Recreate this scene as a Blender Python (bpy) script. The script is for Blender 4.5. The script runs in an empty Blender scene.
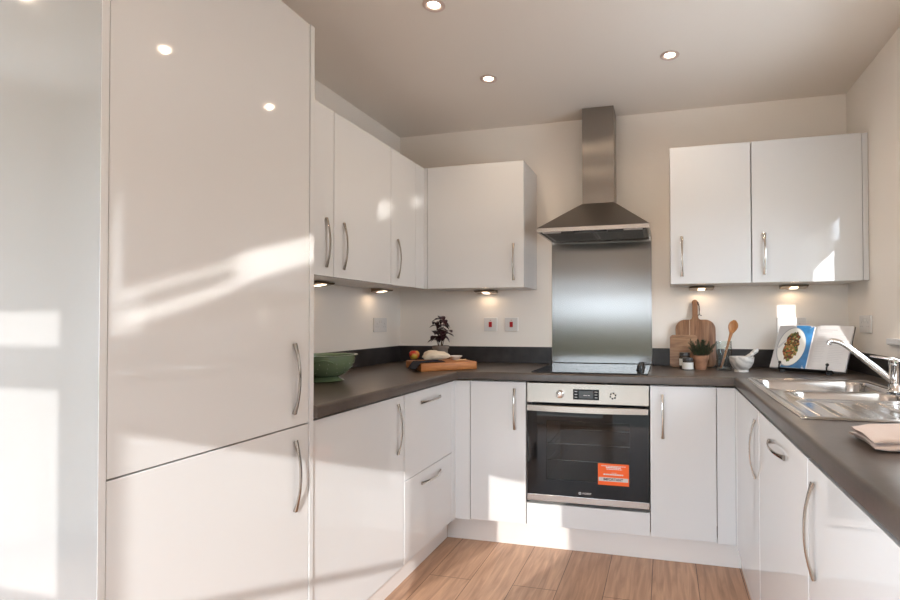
import bpy, bmesh, math, random
from mathutils import Vector, Matrix, noise
PI = math.pi
random.seed(4)
SC = bpy.context.scene
COL = SC.collection

# ------------------------------------------------------------------ materials
def new_mat(name):
    m = bpy.data.materials.new(name); m.use_nodes = True
    nt = m.node_tree
    return m, nt, nt.nodes['Principled BSDF']

def mat(name, col, rough=.5, metal=0., emis=None, estr=0., bump=0., bscale=200., var=0., vscale=20., aniso=0., spec=.5, coat=0., sheen=0.):
    m, nt, b = new_mat(name)
    N, L = nt.nodes, nt.links
    b.inputs['Base Color'].default_value = (*col, 1)
    b.inputs['Roughness'].default_value = rough
    b.inputs['Metallic'].default_value = metal
    b.inputs['Specular IOR Level'].default_value = spec
    if coat: b.inputs['Coat Weight'].default_value = coat; b.inputs['Coat Roughness'].default_value = .05
    if sheen: b.inputs['Sheen Weight'].default_value = sheen
    if emis:
        b.inputs['Emission Color'].default_value = (*emis, 1)
        b.inputs['Emission Strength'].default_value = estr
    tc = N.new('ShaderNodeTexCoord')
    if var:
        n = N.new('ShaderNodeTexNoise'); n.inputs['Scale'].default_value = vscale; n.inputs['Detail'].default_value = 5
        L.new(tc.outputs['Object'], n.inputs['Vector'])
        r = N.new('ShaderNodeValToRGB')
        r.color_ramp.elements[0].position = .3; r.color_ramp.elements[1].position = .7
        r.color_ramp.elements[0].color = (*[c*(1-var) for c in col], 1)
        r.color_ramp.elements[1].color = (*[min(1, c*(1+var)) for c in col], 1)
        L.new(n.outputs['Fac'], r.inputs['Fac']); L.new(r.outputs['Color'], b.inputs['Base Color'])
    if bump:
        n = N.new('ShaderNodeTexNoise'); n.inputs['Scale'].default_value = bscale; n.inputs['Detail'].default_value = 3
        L.new(tc.outputs['Object'], n.inputs['Vector'])
        bp = N.new('ShaderNodeBump'); bp.inputs['Strength'].default_value = bump; bp.inputs['Distance'].default_value = .002
        L.new(n.outputs['Fac'], bp.inputs['Height']); L.new(bp.outputs['Normal'], b.inputs['Normal'])
    if aniso:
        b.inputs['Anisotropic'].default_value = abs(aniso)
        t = N.new('ShaderNodeTangent'); t.direction_type = 'UV_MAP'; t.uv_map = 'UVMap'
        L.new(t.outputs['Tangent'], b.inputs['Tangent'])
        if aniso < 0: b.inputs['Anisotropic Rotation'].default_value = .25
    return m

def wood_mat(name, c0, c1, c2, scale=(6, 90, 90), rough=.45):
    """straight grain along local/object X"""
    m, nt, b = new_mat(name); N, L = nt.nodes, nt.links
    tc = N.new('ShaderNodeTexCoord'); mp = N.new('ShaderNodeMapping'); mp.inputs['Scale'].default_value = scale
    L.new(tc.outputs['Object'], mp.inputs['Vector'])
    n = N.new('ShaderNodeTexNoise'); n.inputs['Scale'].default_value = 1; n.inputs['Detail'].default_value = 6; n.inputs['Distortion'].default_value = .6
    L.new(mp.outputs['Vector'], n.inputs['Vector'])
    r = N.new('ShaderNodeValToRGB'); e = r.color_ramp.elements
    e[0].position = .3; e[0].color = (*c0, 1); e[1].position = .72; e[1].color = (*c2, 1)
    k = e.new(.5); k.color = (*c1, 1)
    L.new(n.outputs['Fac'], r.inputs['Fac']); L.new(r.outputs['Color'], b.inputs['Base Color'])
    b.inputs['Roughness'].default_value = rough
    return m

def floor_mat():
    m, nt, b = new_mat('oak_plank_floor'); N, L = nt.nodes, nt.links
    tc = N.new('ShaderNodeTexCoord'); sp = N.new('ShaderNodeSeparateXYZ'); cb = N.new('ShaderNodeCombineXYZ')
    L.new(tc.outputs['Object'], sp.inputs[0])
    ax = N.new('ShaderNodeMath'); ax.operation = 'SUBTRACT'; ax.inputs[1].default_value = .166
    ay = N.new('ShaderNodeMath'); ay.operation = 'ADD'; ay.inputs[1].default_value = .33
    L.new(sp.outputs['X'], ax.inputs[0]); L.new(sp.outputs['Y'], ay.inputs[0])
    L.new(ay.outputs[0], cb.inputs['X']); L.new(ax.outputs[0], cb.inputs['Y'])
    br = N.new('ShaderNodeTexBrick'); br.offset = .37; br.offset_frequency = 2; br.squash = 1
    br.inputs['Scale'].default_value = 1; br.inputs['Brick Width'].default_value = 1.28; br.inputs['Row Height'].default_value = .199
    br.inputs['Mortar Size'].default_value = .0016; br.inputs['Mortar Smooth'].default_value = .1
    br.inputs['Color1'].default_value = (.53, .335, .225, 1); br.inputs['Color2'].default_value = (.42, .25, .16, 1)
    br.inputs['Mortar'].default_value = (.10, .055, .035, 1)
    L.new(cb.outputs[0], br.inputs['Vector'])
    mp = N.new('ShaderNodeMapping'); mp.inputs['Scale'].default_value = (2.2, 26, 1)
    L.new(cb.outputs[0], mp.inputs['Vector'])
    n = N.new('ShaderNodeTexNoise'); n.inputs['Scale'].default_value = 1.6; n.inputs['Detail'].default_value = 7; n.inputs['Distortion'].default_value = .8
    L.new(mp.outputs[0], n.inputs['Vector'])
    r = N.new('ShaderNodeValToRGB'); r.color_ramp.elements[0].position = .28; r.color_ramp.elements[1].position = .75
    r.color_ramp.elements[0].color = (.66, .62, .60, 1); r.color_ramp.elements[1].color = (1.22, 1.2, 1.18, 1)
    L.new(n.outputs['Fac'], r.inputs['Fac'])
    mx = N.new('ShaderNodeMix'); mx.data_type = 'RGBA'; mx.blend_type = 'MULTIPLY'; mx.inputs['Factor'].default_value = 1
    L.new(br.outputs['Color'], mx.inputs[6]); L.new(r.outputs['Color'], mx.inputs[7])
    L.new(mx.outputs[2], b.inputs['Base Color'])
    b.inputs['Roughness'].default_value = .38
    bp = N.new('ShaderNodeBump'); bp.inputs['Strength'].default_value = .25; bp.inputs['Distance'].default_value = .002
    inv = N.new('ShaderNodeMath'); inv.operation = 'SUBTRACT'; inv.inputs[0].default_value = 1
    L.new(br.outputs['Fac'], inv.inputs[1]); L.new(inv.outputs[0], bp.inputs['Height']); L.new(bp.outputs['Normal'], b.inputs['Normal'])
    return m

def worktop_mat():
    m, nt, b = new_mat('dark_laminate'); N, L = nt.nodes, nt.links
    tc = N.new('ShaderNodeTexCoord')
    n = N.new('ShaderNodeTexNoise'); n.inputs['Scale'].default_value = 7; n.inputs['Detail'].default_value = 9; n.inputs['Roughness'].default_value = .65
    L.new(tc.outputs['Object'], n.inputs['Vector'])
    r = N.new('ShaderNodeValToRGB'); e = r.color_ramp.elements
    e[0].position = .3; e[0].color = (.056, .043, .036, 1); e[1].position = .72; e[1].color = (.112, .089, .075, 1)
    L.new(n.outputs['Fac'], r.inputs['Fac']); L.new(r.outputs['Color'], b.inputs['Base Color'])
    b.inputs['Roughness'].default_value = .30
    n2 = N.new('ShaderNodeTexNoise'); n2.inputs['Scale'].default_value = 160; n2.inputs['Detail'].default_value = 4
    L.new(tc.outputs['Object'], n2.inputs['Vector'])
    bp = N.new('ShaderNodeBump'); bp.inputs['Strength'].default_value = .12; bp.inputs['Distance'].default_value = .001
    L.new(n2.outputs['Fac'], bp.inputs['Height']); L.new(bp.outputs['Normal'], b.inputs['Normal'])
    return m

def pane_mat(name, tint, gloss=.08, rough=.0):
    m = bpy.data.materials.new(name); m.use_nodes = True
    nt = m.node_tree; N, L = nt.nodes, nt.links
    N.remove(N['Principled BSDF']); out = N['Material Output']
    t = N.new('ShaderNodeBsdfTransparent'); t.inputs[0].default_value = (*tint, 1)
    g = N.new('ShaderNodeBsdfGlossy'); g.inputs['Roughness'].default_value = rough
    lw0 = N.new('ShaderNodeLayerWeight'); lw0.inputs['Blend'].default_value = .5
    pw = N.new('ShaderNodeMath'); pw.operation = 'POWER'; pw.inputs[1].default_value = 2.6; L.new(lw0.outputs['Facing'], pw.inputs[0])
    lw = N.new('ShaderNodeMath'); lw.operation = 'MULTIPLY_ADD'; lw.inputs[1].default_value = .8; lw.inputs[2].default_value = gloss*.5
    L.new(pw.outputs[0], lw.inputs[0])
    mx = N.new('ShaderNodeMixShader')
    L.new(lw.outputs[0], mx.inputs[0]); L.new(t.outputs[0], mx.inputs[1]); L.new(g.outputs[0], mx.inputs[2])
    L.new(mx.outputs[0], out.inputs['Surface'])
    return m

def food_mat():
    m, nt, b = new_mat('printed_food'); N, L = nt.nodes, nt.links
    tc = N.new('ShaderNodeTexCoord'); v = N.new('ShaderNodeTexVoronoi'); v.inputs['Scale'].default_value = 110
    L.new(tc.outputs['Object'], v.inputs['Vector'])
    sx = N.new('ShaderNodeSeparateColor'); L.new(v.outputs['Color'], sx.inputs[0])
    r = N.new('ShaderNodeValToRGB'); r.color_ramp.interpolation = 'CONSTANT'; e = r.color_ramp.elements
    cols = [(0, (.07, .025, .012)), (.2, (.10, .15, .025)), (.38, (.20, .07, .02)), (.55, (.32, .18, .05)), (.68, (.04, .07, .015)), (.8, (.34, .08, .03)), (.92, (.5, .4, .2))]
    e[0].position, e[0].color = 0, (*cols[0][1], 1); e[1].position, e[1].color = .2, (*cols[1][1], 1)
    for p, c in cols[2:]:
        k = e.new(p); k.color = (*c, 1)
    L.new(sx.outputs[0], r.inputs['Fac']); L.new(r.outputs['Color'], b.inputs['Base Color'])
    b.inputs['Roughness'].default_value = .4
    return m

def marble_mat():
    m, nt, b = new_mat('grey_marble'); N, L = nt.nodes, nt.links
    tc = N.new('ShaderNodeTexCoord'); w = N.new('ShaderNodeTexWave'); w.inputs['Scale'].default_value = 9; w.inputs['Distortion'].default_value = 9
    w.inputs['Detail'].default_value = 3; w.inputs['Detail Scale'].default_value = 1.5
    mp = N.new('ShaderNodeMapping'); mp.inputs['Rotation'].default_value = (.3, .9, .4)
    L.new(tc.outputs['Object'], mp.inputs['Vector']); L.new(mp.outputs['Vector'], w.inputs['Vector'])
    r = N.new('ShaderNodeValToRGB'); e = r.color_ramp.elements
    e[0].position = .05; e[0].color = (.42, .39, .355, 1); e[1].position = .6; e[1].color = (.60, .56, .52, 1)
    L.new(w.outputs['Fac'], r.inputs['Fac']); L.new(r.outputs['Color'], b.inputs['Base Color'])
    b.inputs['Roughness'].default_value = .3
    return m

def apple_mat():
    m, nt, b = new_mat('apple_skin'); N, L = nt.nodes, nt.links
    tc = N.new('ShaderNodeTexCoord'); n = N.new('ShaderNodeTexNoise'); n.inputs['Scale'].default_value = 22
    L.new(tc.outputs['Object'], n.inputs['Vector'])
    r = N.new('ShaderNodeValToRGB'); e = r.color_ramp.elements
    e[0].position = .44; e[0].color = (.50, .035, .02, 1); e[1].position = .62; e[1].color = (.60, .42, .06, 1)
    L.new(n.outputs['Fac'], r.inputs['Fac']); L.new(r.outputs['Color'], b.inputs['Base Color'])
    b.inputs['Roughness'].default_value = .25
    return m

M = {}
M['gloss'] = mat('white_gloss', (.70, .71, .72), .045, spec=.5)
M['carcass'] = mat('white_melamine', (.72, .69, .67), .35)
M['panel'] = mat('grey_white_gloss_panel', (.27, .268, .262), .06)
M['wall'] = mat('warm_white_paint', (.91, .855, .79), .85, bump=.06, bscale=260)
M['ceil'] = mat('ceiling_paint', (.81, .745, .675), .9, bump=.05, bscale=300)
M['floor'] = floor_mat()
M['worktop'] = worktop_mat()
M['upstand'] = mat('dark_upstand', (.028, .025, .025), .42, var=.35, vscale=14)
M['chrome'] = mat('satin_chrome', (.48, .44, .40), .14, 1.)
M['polish'] = mat('polished_chrome', (.78, .77, .76), .06, 1.)
M['steel'] = mat('brushed_steel', (.26, .252, .240), .25, 1., aniso=1.)
M['steelw'] = mat('brushed_steel_hood', (.34, .31, .28), .30, 1., aniso=1.)
M['sink'] = mat('sink_steel', (.52, .50, .485), .17, 1.)
M['ovsteel'] = mat('oven_steel', (.58, .55, .52), .27, 1., aniso=.9)
M['dark'] = mat('black_plastic', (.012, .012, .012), .35)
M['filter'] = mat('hood_filter', (.15, .145, .14), .4, .9)
M['blackglass'] = mat('black_glass', (.006, .006, .007), .04, spec=.3)
M['ovpane'] = pane_mat('oven_window_pane', (.50, .50, .49), .05)
M['cavity'] = mat('oven_cavity_enamel', (.13, .125, .12), .4)
M['lcd'] = mat('lcd_grey', (.07, .075, .08), .2)
M['hob'] = mat('hob_glass', (.006, .006, .007), .03)
M['orange'] = mat('orange_sticker', (.90, .13, .015), .45)
M['paper'] = mat('white_paper', (.62, .60, .595), .5)
M['print'] = mat('white_print', (.75, .75, .75), .5)
M['ink'] = mat('black_ink', (.02, .02, .02), .5)
M['greyink'] = mat('grey_ink', (.50, .49, .49), .6)
M['plastic'] = mat('white_plastic', (.74, .72, .70), .3)
M['red'] = mat('red_rocker', (.42, .008, .012), .35)
M['lampon'] = mat('downlight_glow', (1, .9, .8), .4, emis=(1, .86, .70), estr=10)
M['lampon2'] = mat('cabinet_light_glow', (1, .85, .7), .4, emis=(1, .76, .52), estr=3.6)
M['ringm'] = mat('pinkish_satin_ring', (.66, .52, .46), .45, .2)
M['bronze'] = mat('dull_bronze', (.22, .17, .13), .35, .8)
M['green'] = mat('green_enamel', (.165, .235, .135), .16, coat=.4)
M['holedot'] = mat('pale_drain_hole', (.55, .58, .47), .5)
M['cream'] = mat('cream_cloth', (.70, .60, .47), .9, bump=.3, bscale=90)
M['navy'] = mat('navy_cloth', (.012, .016, .032), .8, bump=.3, bscale=120)
M['towel'] = mat('blush_cloth', (.60, .46, .38), .95, bump=.35, bscale=420, sheen=.3)
M['boardwood'] = wood_mat('orange_board_wood', (.30, .10, .025), (.46, .17, .045), (.60, .26, .08), (8, 70, 70))
M['paddle'] = wood_mat('acacia_wood', (.15, .066, .030), (.25, .122, .060), (.34, .18, .095), (70, 70, 7))
M['paddle2'] = wood_mat('oak_board_wood', (.20, .10, .048), (.30, .16, .082), (.40, .23, .125), (9, 70, 70))
M['strip'] = mat('pale_inlay', (.52, .36, .24), .5)
M['spoon'] = wood_mat('spoon_wood', (.28, .10, .03), (.40, .17, .055), (.50, .25, .09), (60, 60, 8))
M['leather'] = mat('dark_leather', (.05, .028, .018), .6)
M['terra'] = mat('terracotta', (.30, .145, .080), .8, var=.25, vscale=30)
M['claypot'] = mat('grey_clay', (.21, .175, .15), .8, var=.2, vscale=40)
M['soil'] = mat('soil', (.03, .02, .014), .95)
M['leafp'] = mat('purple_leaf', (.040, .013, .018), .4, var=.4, vscale=60)
M['leafg'] = mat('rosemary_leaf', (.035, .065, .030), .55, var=.4, vscale=60)
M['stem'] = mat('plant_stem', (.10, .06, .035), .7)
M['marble'] = marble_mat()
M['glass'] = pane_mat('clear_glass', (.93, .95, .94))
M['jarglass'] = mat('dark_jar', (.06, .045, .035), .1)
M['lid'] = mat('jar_lid', (.045, .042, .04), .3)
M['label'] = mat('paper_label', (.66, .63, .58), .6)
M['blue'] = mat('blue_print', (.022, .135, .30), .45, var=.35, vscale=16)
M['paleprint'] = mat('pale_print', (.50, .485, .49), .5)
M['plate'] = mat('plate_print', (.70, .68, .63), .4)
M['platerim'] = mat('plate_rim_print', (.30, .32, .32), .4)
M['food'] = food_mat()
M['apple'] = apple_mat()
M['ceramic'] = mat('white_ceramic', (.72, .69, .64), .25)
M['stick'] = mat('pale_wood', (.60, .40, .22), .6)
M['frame'] = mat('white_upvc', (.80, .80, .80), .3)
M['outside'] = mat('outside_render', (.16, .15, .13), .9)
M['hedge_screen'] = mat('hedge_screen_green', (.05, .07, .03), .9)
M['fence_screen'] = mat('fence_screen_brown', (.13, .10, .08), .9)
M['blind'] = mat('blind_cloth', (.62, .58, .54), .9)
M['skirt'] = mat('white_gloss_plinth', (.79, .76, .735), .12)

# ------------------------------------------------------------------ mesh building
class MB:
    def __init__(s): s.bm = bmesh.new(); s.flat = s.rnd = False
    def _merge(s, t, mtx=None):
        if mtx: bmesh.ops.transform(t, matrix=mtx, verts=t.verts)
        me = bpy.data.meshes.new('t'); t.to_mesh(me); t.free(); s.bm.from_mesh(me); bpy.data.meshes.remove(me)
        return s
    def box(s, x0, x1, y0, y1, z0, z1, r=0., seg=2, mtx=None):
        s.flat = True; t = bmesh.new(); bmesh.ops.create_cube(t, size=1)
        for v in t.verts: v.co = Vector(((x0+x1)/2+v.co.x*(x1-x0), (y0+y1)/2+v.co.y*(y1-y0), (z0+z1)/2+v.co.z*(z1-z0)))
        if r: bmesh.ops.bevel(t, geom=list(t.edges), offset=r, segments=seg, profile=.5, affect='EDGES')
        return s._merge(t, mtx)
    def lathe(s, prof, cx=0, cy=0, cz=0, n=40, mtx=None):
        s.rnd = True; t = bmesh.new(); rings = []
        for r, z in prof:
            if r < 1e-6: rings.append([t.verts.new((cx, cy, cz+z))])
            else: rings.append([t.verts.new((cx+r*math.cos(2*PI*i/n), cy+r*math.sin(2*PI*i/n), cz+z)) for i in range(n)])
        for a, b in zip(rings, rings[1:]):
            if len(a) == 1 and len(b) == 1: continue
            for i in range(n):
                j = (i+1) % n
                if len(a) == 1: t.faces.new((a[0], b[j], b[i]))
                elif len(b) == 1: t.faces.new((a[i], a[j], b[0]))
                else: t.faces.new((a[i], a[j], b[j], b[i]))
        bmesh.ops.recalc_face_normals(t, faces=t.faces)
        return s._merge(t, mtx)
    def prism(s, pts, axis, a0, a1, r=0., mtx=None, seg=2):
        """polygon pts (p,q) extruded along axis: 'y' -> (p,a,q), 'z' -> (p,q,a), 'x' -> (a,p,q)"""
        s.flat = True; t = bmesh.new()
        f = {'y': lambda p, q, a: (p, a, q), 'z': lambda p, q, a: (p, q, a), 'x': lambda p, q, a: (a, p, q)}[axis]
        A = [t.verts.new(f(p, q, a0)) for p, q in pts]; B = [t.verts.new(f(p, q, a1)) for p, q in pts]
        n = len(pts); t.faces.new(A); t.faces.new(B[::-1])
        for i in range(n): t.faces.new((A[i], B[i], B[(i+1) % n], A[(i+1) % n]))
        bmesh.ops.recalc_face_normals(t, faces=t.faces)
        if r:
            es = [e for e in t.edges if abs(len([1 for v in e.verts if v in A])-1) == 1]
            bmesh.ops.bevel(t, geom=es, offset=r, segments=seg, profile=.5, affect='EDGES')
        return s._merge(t, mtx)
    def tube(s, path, rad, n=12, cap=True, mtx=None, flat=1.):
        """round tube along path; rad number or list"""
        s.rnd = True; t = bmesh.new(); P = [Vector(p) for p in path]; rings = []
        up = None
        for i, p in enumerate(P):
            d = (P[min(i+1, len(P)-1)]-P[max(i-1, 0)]).normalized()
            if up is None:
                up = Vector((0, 0, 1)) if abs(d.z) < .9 else Vector((1, 0, 0))
            u = (up-d*up.dot(d)).normalized(); w = d.cross(u); up = u
            r = rad[i] if isinstance(rad, (list, tuple)) else rad
            rings.append([t.verts.new(p+u*r*flat*math.cos(2*PI*k/n)+w*r*math.sin(2*PI*k/n)) for k in range(n)])
        for a, b in zip(rings, rings[1:]):
            for i in range(n): t.faces.new((a[i], a[(i+1) % n], b[(i+1) % n], b[i]))
        if cap: t.faces.new(rings[0][::-1]); t.faces.new(rings[-1])
        bmesh.ops.recalc_face_normals(t, faces=t.faces)
        return s._merge(t, mtx)
    def grid(s, fn, nu, nv, closed=False):
        s.rnd = True; t = bmesh.new()
        V = [[t.verts.new(fn(i/nu, j/nv)) for j in range(nv+1)] for i in range(nu+1)]
        for i in range(nu):
            for j in range(nv): t.faces.new((V[i][j], V[i+1][j], V[i+1][j+1], V[i][j+1]))
        return s._merge(t)
    def poly(s, pts):
        vs = [s.bm.verts.new(p) for p in pts]; s.bm.faces.new(vs); return s
    def ball(s, c, r, sub=3, scale=(1, 1, 1), jit=0., seed=0, freq=20):
        t = bmesh.new(); bmesh.ops.create_icosphere(t, subdivisions=sub, radius=1)
        for v in t.verts:
            k = 1+jit*noise.noise(v.co*freq*.1+Vector((seed, seed*1.7, 0)))
            v.co = Vector((c[0]+v.co.x*r*scale[0]*k, c[1]+v.co.y*r*scale[1]*k, c[2]+v.co.z*r*scale[2]*k))
        return s._merge(t)

WL = {}
def wl(o): return WL.get(o.name, Vector((0, 0, 0)))

def obj(name, mb, m, parent=None, local=False, smooth=True, ang=None, uv=False, extra=None):
    """link a MB as ONE mesh object. verts are world coords unless local (then parent-local)."""
    bm = mb.bm if isinstance(mb, MB) else mb
    if ang is None:
        fl_, rn_ = (mb.flat, mb.rnd) if isinstance(mb, MB) else (True, False)
        ang = 21 if (fl_ and not rn_) else (45 if fl_ else 50)
    if extra:
        n0 = len(bm.faces); me2 = bpy.data.meshes.new('t'); extra[0].bm.to_mesh(me2); extra[0].bm.free(); bm.from_mesh(me2); bpy.data.meshes.remove(me2)
        bm.faces.ensure_lookup_table()
        for k_ in range(n0, len(bm.faces)): bm.faces[k_].material_index = 1
    if uv:
        bm.faces.ensure_lookup_table(); ul = bm.loops.layers.uv.new('UVMap')
        for f in bm.faces:
            nrm = f.normal
            for lp in f.loops:
                c = lp.vert.co
                lp[ul].uv = (c.x, c.z) if abs(nrm.y) > .5 else ((c.y, c.z) if abs(nrm.x) > .6 else (c.x, c.y))
    me = bpy.data.meshes.new(name); bm.normal_update(); bm.to_mesh(me); bm.free()
    me.materials.append(m)
    if extra: me.materials.append(extra[1])
    if smooth:
        me.polygons.foreach_set('use_smooth', [True]*len(me.polygons)); me.set_sharp_from_angle(angle=math.radians(ang))
    o = bpy.data.objects.new(name, me); COL.objects.link(o)
    vs = me.vertices
    if local:
        o.parent = parent; return o
    lo = Vector([min(v.co[i] for v in vs) for i in range(3)]); hi = Vector([max(v.co[i] for v in vs) for i in range(3)])
    base = Vector(((lo.x+hi.x)/2, (lo.y+hi.y)/2, lo.z))
    me.transform(Matrix.Translation(-base))
    if parent: o.parent = parent; o.location = base-wl(parent)
    else: o.location = base
    WL[o.name] = base
    return o

def tag(o, label, cat, group=None):
    o['label'] = label; o['category'] = cat
    if group: o['group'] = group
    return o
def thing(name, loc, label, cat, group=None, rotz=0):
    o = bpy.data.objects.new(name, None); COL.objects.link(o); o.empty_display_size = .05
    o.location = loc; o.rotation_euler = (0, 0, rotz); WL[o.name] = Vector(loc)
    return tag(o, label, cat, group)
def struct(name, mb, m, **k):
    o = obj(name, mb, m, **k); o['kind'] = 'structure'; return o
def dup(root, loc, rotz, label, group=None):
    def cp(o, par):
        c = o.copy(); COL.objects.link(c); c.parent = par
        for ch in list(o.children): cp(ch, c)
        return c
    r = cp(root, None); r.location = loc; r.rotation_euler = (0, 0, rotz); r['label'] = label
    if group: r['group'] = group
    return r
def text_mb(txt, size, mtx, weight=0.0):
    cu = bpy.data.curves.new('t', 'FONT'); cu.body = txt; cu.size = size; cu.align_x = 'CENTER'; cu.align_y = 'CENTER'; cu.extrude = .0002; cu.offset = weight
    o = bpy.data.objects.new('t', cu); COL.objects.link(o)
    dg = bpy.context.evaluated_depsgraph_get(); me = bpy.data.meshes.new_from_object(o.evaluated_get(dg))
    bpy.data.objects.remove(o); bpy.data.curves.remove(cu)
    mb = MB(); me.transform(mtx); mb.bm.from_mesh(me); bpy.data.meshes.remove(me)
    return mb
FACE_Y = Matrix.Rotation(PI/2, 4, 'X')      # text plane XY -> XZ, facing -y

# ------------------------------------------------------------------ dimensions
W, H = 2.672, 2.40
ZT, ZW = .907, .867            # worktop top / underside
ZB, ZD = .138, .857            # base door bottom / top
XL, XR, YB = .638, 2.022, -.583   # base door faces: left run, right run, back run
CZ0, CZ1 = 1.363, 2.082        # wall cabinets
CXL, CYB = .324, -.310         # wall cabinet door faces
YFR0, YFR1, XFR = -1.743, -2.387, .642
YREAR, XWEST = -3.80, -1.60

# ------------------------------------------------------------------ room shell
struct('floor', MB().box(XWEST, W+.3, YREAR-.05, .1, -.06, 0), M['floor'], smooth=False)
struct('ceiling', MB().box(XWEST, W+.3, YREAR-.05, .1, H, H+.06), M['ceil'], smooth=False)
struct('wall_back', MB().box(-.1, W+.25, 0, .1, 0, H), M['wall'], smooth=False)
struct('wall_left', MB().box(-.1, 0, -2.33, 0, 0, H), M['wall'], smooth=False)
struct('wall_return', MB().box(XWEST, -.1, -2.33, -2.23, 0, H), M['wall'], smooth=False)
ww = MB(); ww.box(XWEST-.1, XWEST, YREAR, -3.36, 0, H); ww.box(XWEST-.1, XWEST, -2.58, -2.23, 0, H); ww.box(XWEST-.1, XWEST, -3.36, -2.58, 0, .10); ww.box(XWEST-.1, XWEST, -3.36, -2.58, 2.30, H)
struct('wall_west', ww, M['wall'], smooth=False)
struct('added_window_west', MB().box(XWEST-.07, XWEST-.02, -2.99, -2.94, .10, 2.30), M['frame'], smooth=False)  # west window added out of view to brighten the right side
# right wall with an unseen opening sized for the sunbeam,  y -1.77..-0.66, z 1.06..1.93
wy0, wy1, wz0, wz1 = -1.77, -.650, 1.06, 1.93
wr = MB()
wr.box(W, W+.25, wy1, 0, 0, H); wr.box(W, W+.25, YREAR, wy0, 0, H)
wr.box(W, W+.25, wy0, wy1, 0, wz0); wr.box(W, W+.25, wy0, wy1, wz1, H)
struct('wall_right', wr, M['wall'], smooth=False)
wf = MB()                      # invented frame at the outer face + stile added to narrow the sunbeam
wf.box(W+.20, W+.24, wy0, wy0+.05, wz0, wz1); wf.box(W+.20, W+.24, wy0, wy1, wz0, wz0+.02); wf.box(W+.20, W+.24, wy0, wy1, wz1-.02, wz1)
wf.box(W+.004, W+.03, -.772, wy1, 1.36, wz1)
win = struct('unseen_window_right', wf, M['frame'], smooth=False)
bl = obj('unseen_blind', MB().box(W+.008, W+.012, wy0+.01, -.815, 1.75, wz1), M['blind'], win)  # added blind, out of view, cutting the top off the sunbeam
sill = struct('trim_1', MB().box(W-.020, W-.001, -1.88, -.544, 1.062, 1.090, .004), M['frame'])
# rear wall (behind the camera) with invented openings and rails, shaped to throw the sun patches
rw = MB(); y0, y1 = YREAR-.05, YREAR
rw.box(XWEST, -.95, y0, y1, 0, H)
rw.box(-.95, 1.042, y0, y1, 1.703, H); rw.box(-.95, 1.042, y0, y1, 0, .10)
rw.box(1.042, 1.148, y0, y1, 0, H)
rw.box(1.148, 1.583, y0, y1, 1.470, H)
rw.box(1.583, W, y0, y1, 0, H)
struct('wall_rear', rw, M['wall'], smooth=False)
w2 = MB(); w2.box(-.95, 1.042, y0, y1, 1.545, 1.616); w2.box(-.95, 1.042, y0, y1, 1.065, 1.118)
struct('unseen_window_rear', w2, M['frame'], smooth=False)
struct('unseen_door_rear', MB().box(1.148, 1.583, y0+.015, y1-.015, 1.072, 1.096), M['frame'], smooth=False)
# outside: paved ground and an added unseen board that shades the lower left of the window beam
struct('ground_outside', MB().box(-30, 30, -40, YREAR-.06, -.25, -.10), M['outside'], smooth=False)
gx = W+.60
dx = gx-W; ddy, ddz = -dx/.345, .35*dx/.345
struct('added_hedge_outside', MB().box(-12, 14, -13.2, -12.6, -.1, 1.22), M['hedge_screen'], smooth=False)  # added out of view to darken the lower reflection in the splashback
struct('added_fence_outside', MB().box(W+3., W+3.1, -1.6, 5, -.2, 3.6), M['fence_screen'], smooth=False)  # added out of view to keep bright sky out of the tall door's reflection
struct('beam_shade_board', MB().prism([(-3.6+ddy, .4), (-.50+ddy, .4), (-.589+ddy, 1.03+ddz), (-.872+ddy, 1.308+ddz), (-3.6+ddy, 1.308+ddz)], 'x', gx, gx+.012), M['outside'], smooth=False)

# ------------------------------------------------------------------ bow handle prototype
def handle_mesh():
    t = bmesh.new(); n = 28; hl = .104; rings = []
    for i in range(n+1):
        s = -1+2*i/n
        z = hl*s
        out = .019*(1-abs(s)**2.2)
        w = .0046+.0030*abs(s)**4; th = .0028+.0030*abs(s)**5
        # tangent in (out,z)
        s2 = min(1, s+.02); s1 = max(-1, s-.02)
        to = .019*((1-abs(s2)**2.2)-(1-abs(s1)**2.2)); tz = hl*(s2-s1)
        l = math.hypot(to, tz); no, nz = tz/l, -to/l
        ring = []
        for k in range(10):
            a = 2*PI*k/10
            cw = w*math.copysign(abs(math.cos(a))**.6, math.cos(a)); ct = th*math.copysign(abs(math.sin(a))**.6, math.sin(a))
            yy = min(-.0004, -(out+.003+no*ct))
            ring.append(t.verts.new((cw, yy, z+nz*ct)))
        rings.append(ring)
    for a, b in zip(rings, rings[1:]):
        for k in range(10): t.faces.new((a[k], a[(k+1) % 10], b[(k+1) % 10], b[k]))
    t.faces.new(rings[0][::-1]); t.faces.new(rings[-1])
    bmesh.ops.recalc_face_normals(t, faces=t.faces)
    me = bpy.data.meshes.new('handle'); t.to_mesh(me); t.free(); me.materials.append(M['chrome'])
    me.polygons.foreach_set('use_smooth', [True]*len(me.polygons)); me.set_sharp_from_angle(angle=math.radians(50))
    return me
HM = handle_mesh()
def handle(door, pos, face, horiz=False):
    o = bpy.data.objects.new('handle', HM); COL.objects.link(o); o.parent = door
    o.location = Vector(pos)-wl(door)
    o.rotation_euler = (0, PI/2 if horiz else 0, {'y': 0, 'x': PI/2, '-x': -PI/2}[face])
    return o

DT = .019   # door thickness
def front(name, parent, face, a0, a1, z0, z1, f):
    """a door/drawer slab: face 'y' (faces -y at y=f), 'x' (+x at x=f), '-x'"""
    b = MB()
    if face == 'y': b.box(a0, a1, f, f+DT, z0, z1, .0012)
    elif face == 'x': b.box(f-DT, f, a0, a1, z0, z1, .0012)
    else: b.box(f, f+DT, a0, a1, z0, z1, .0012)
    return obj(name, b, M['gloss'], parent)

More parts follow.
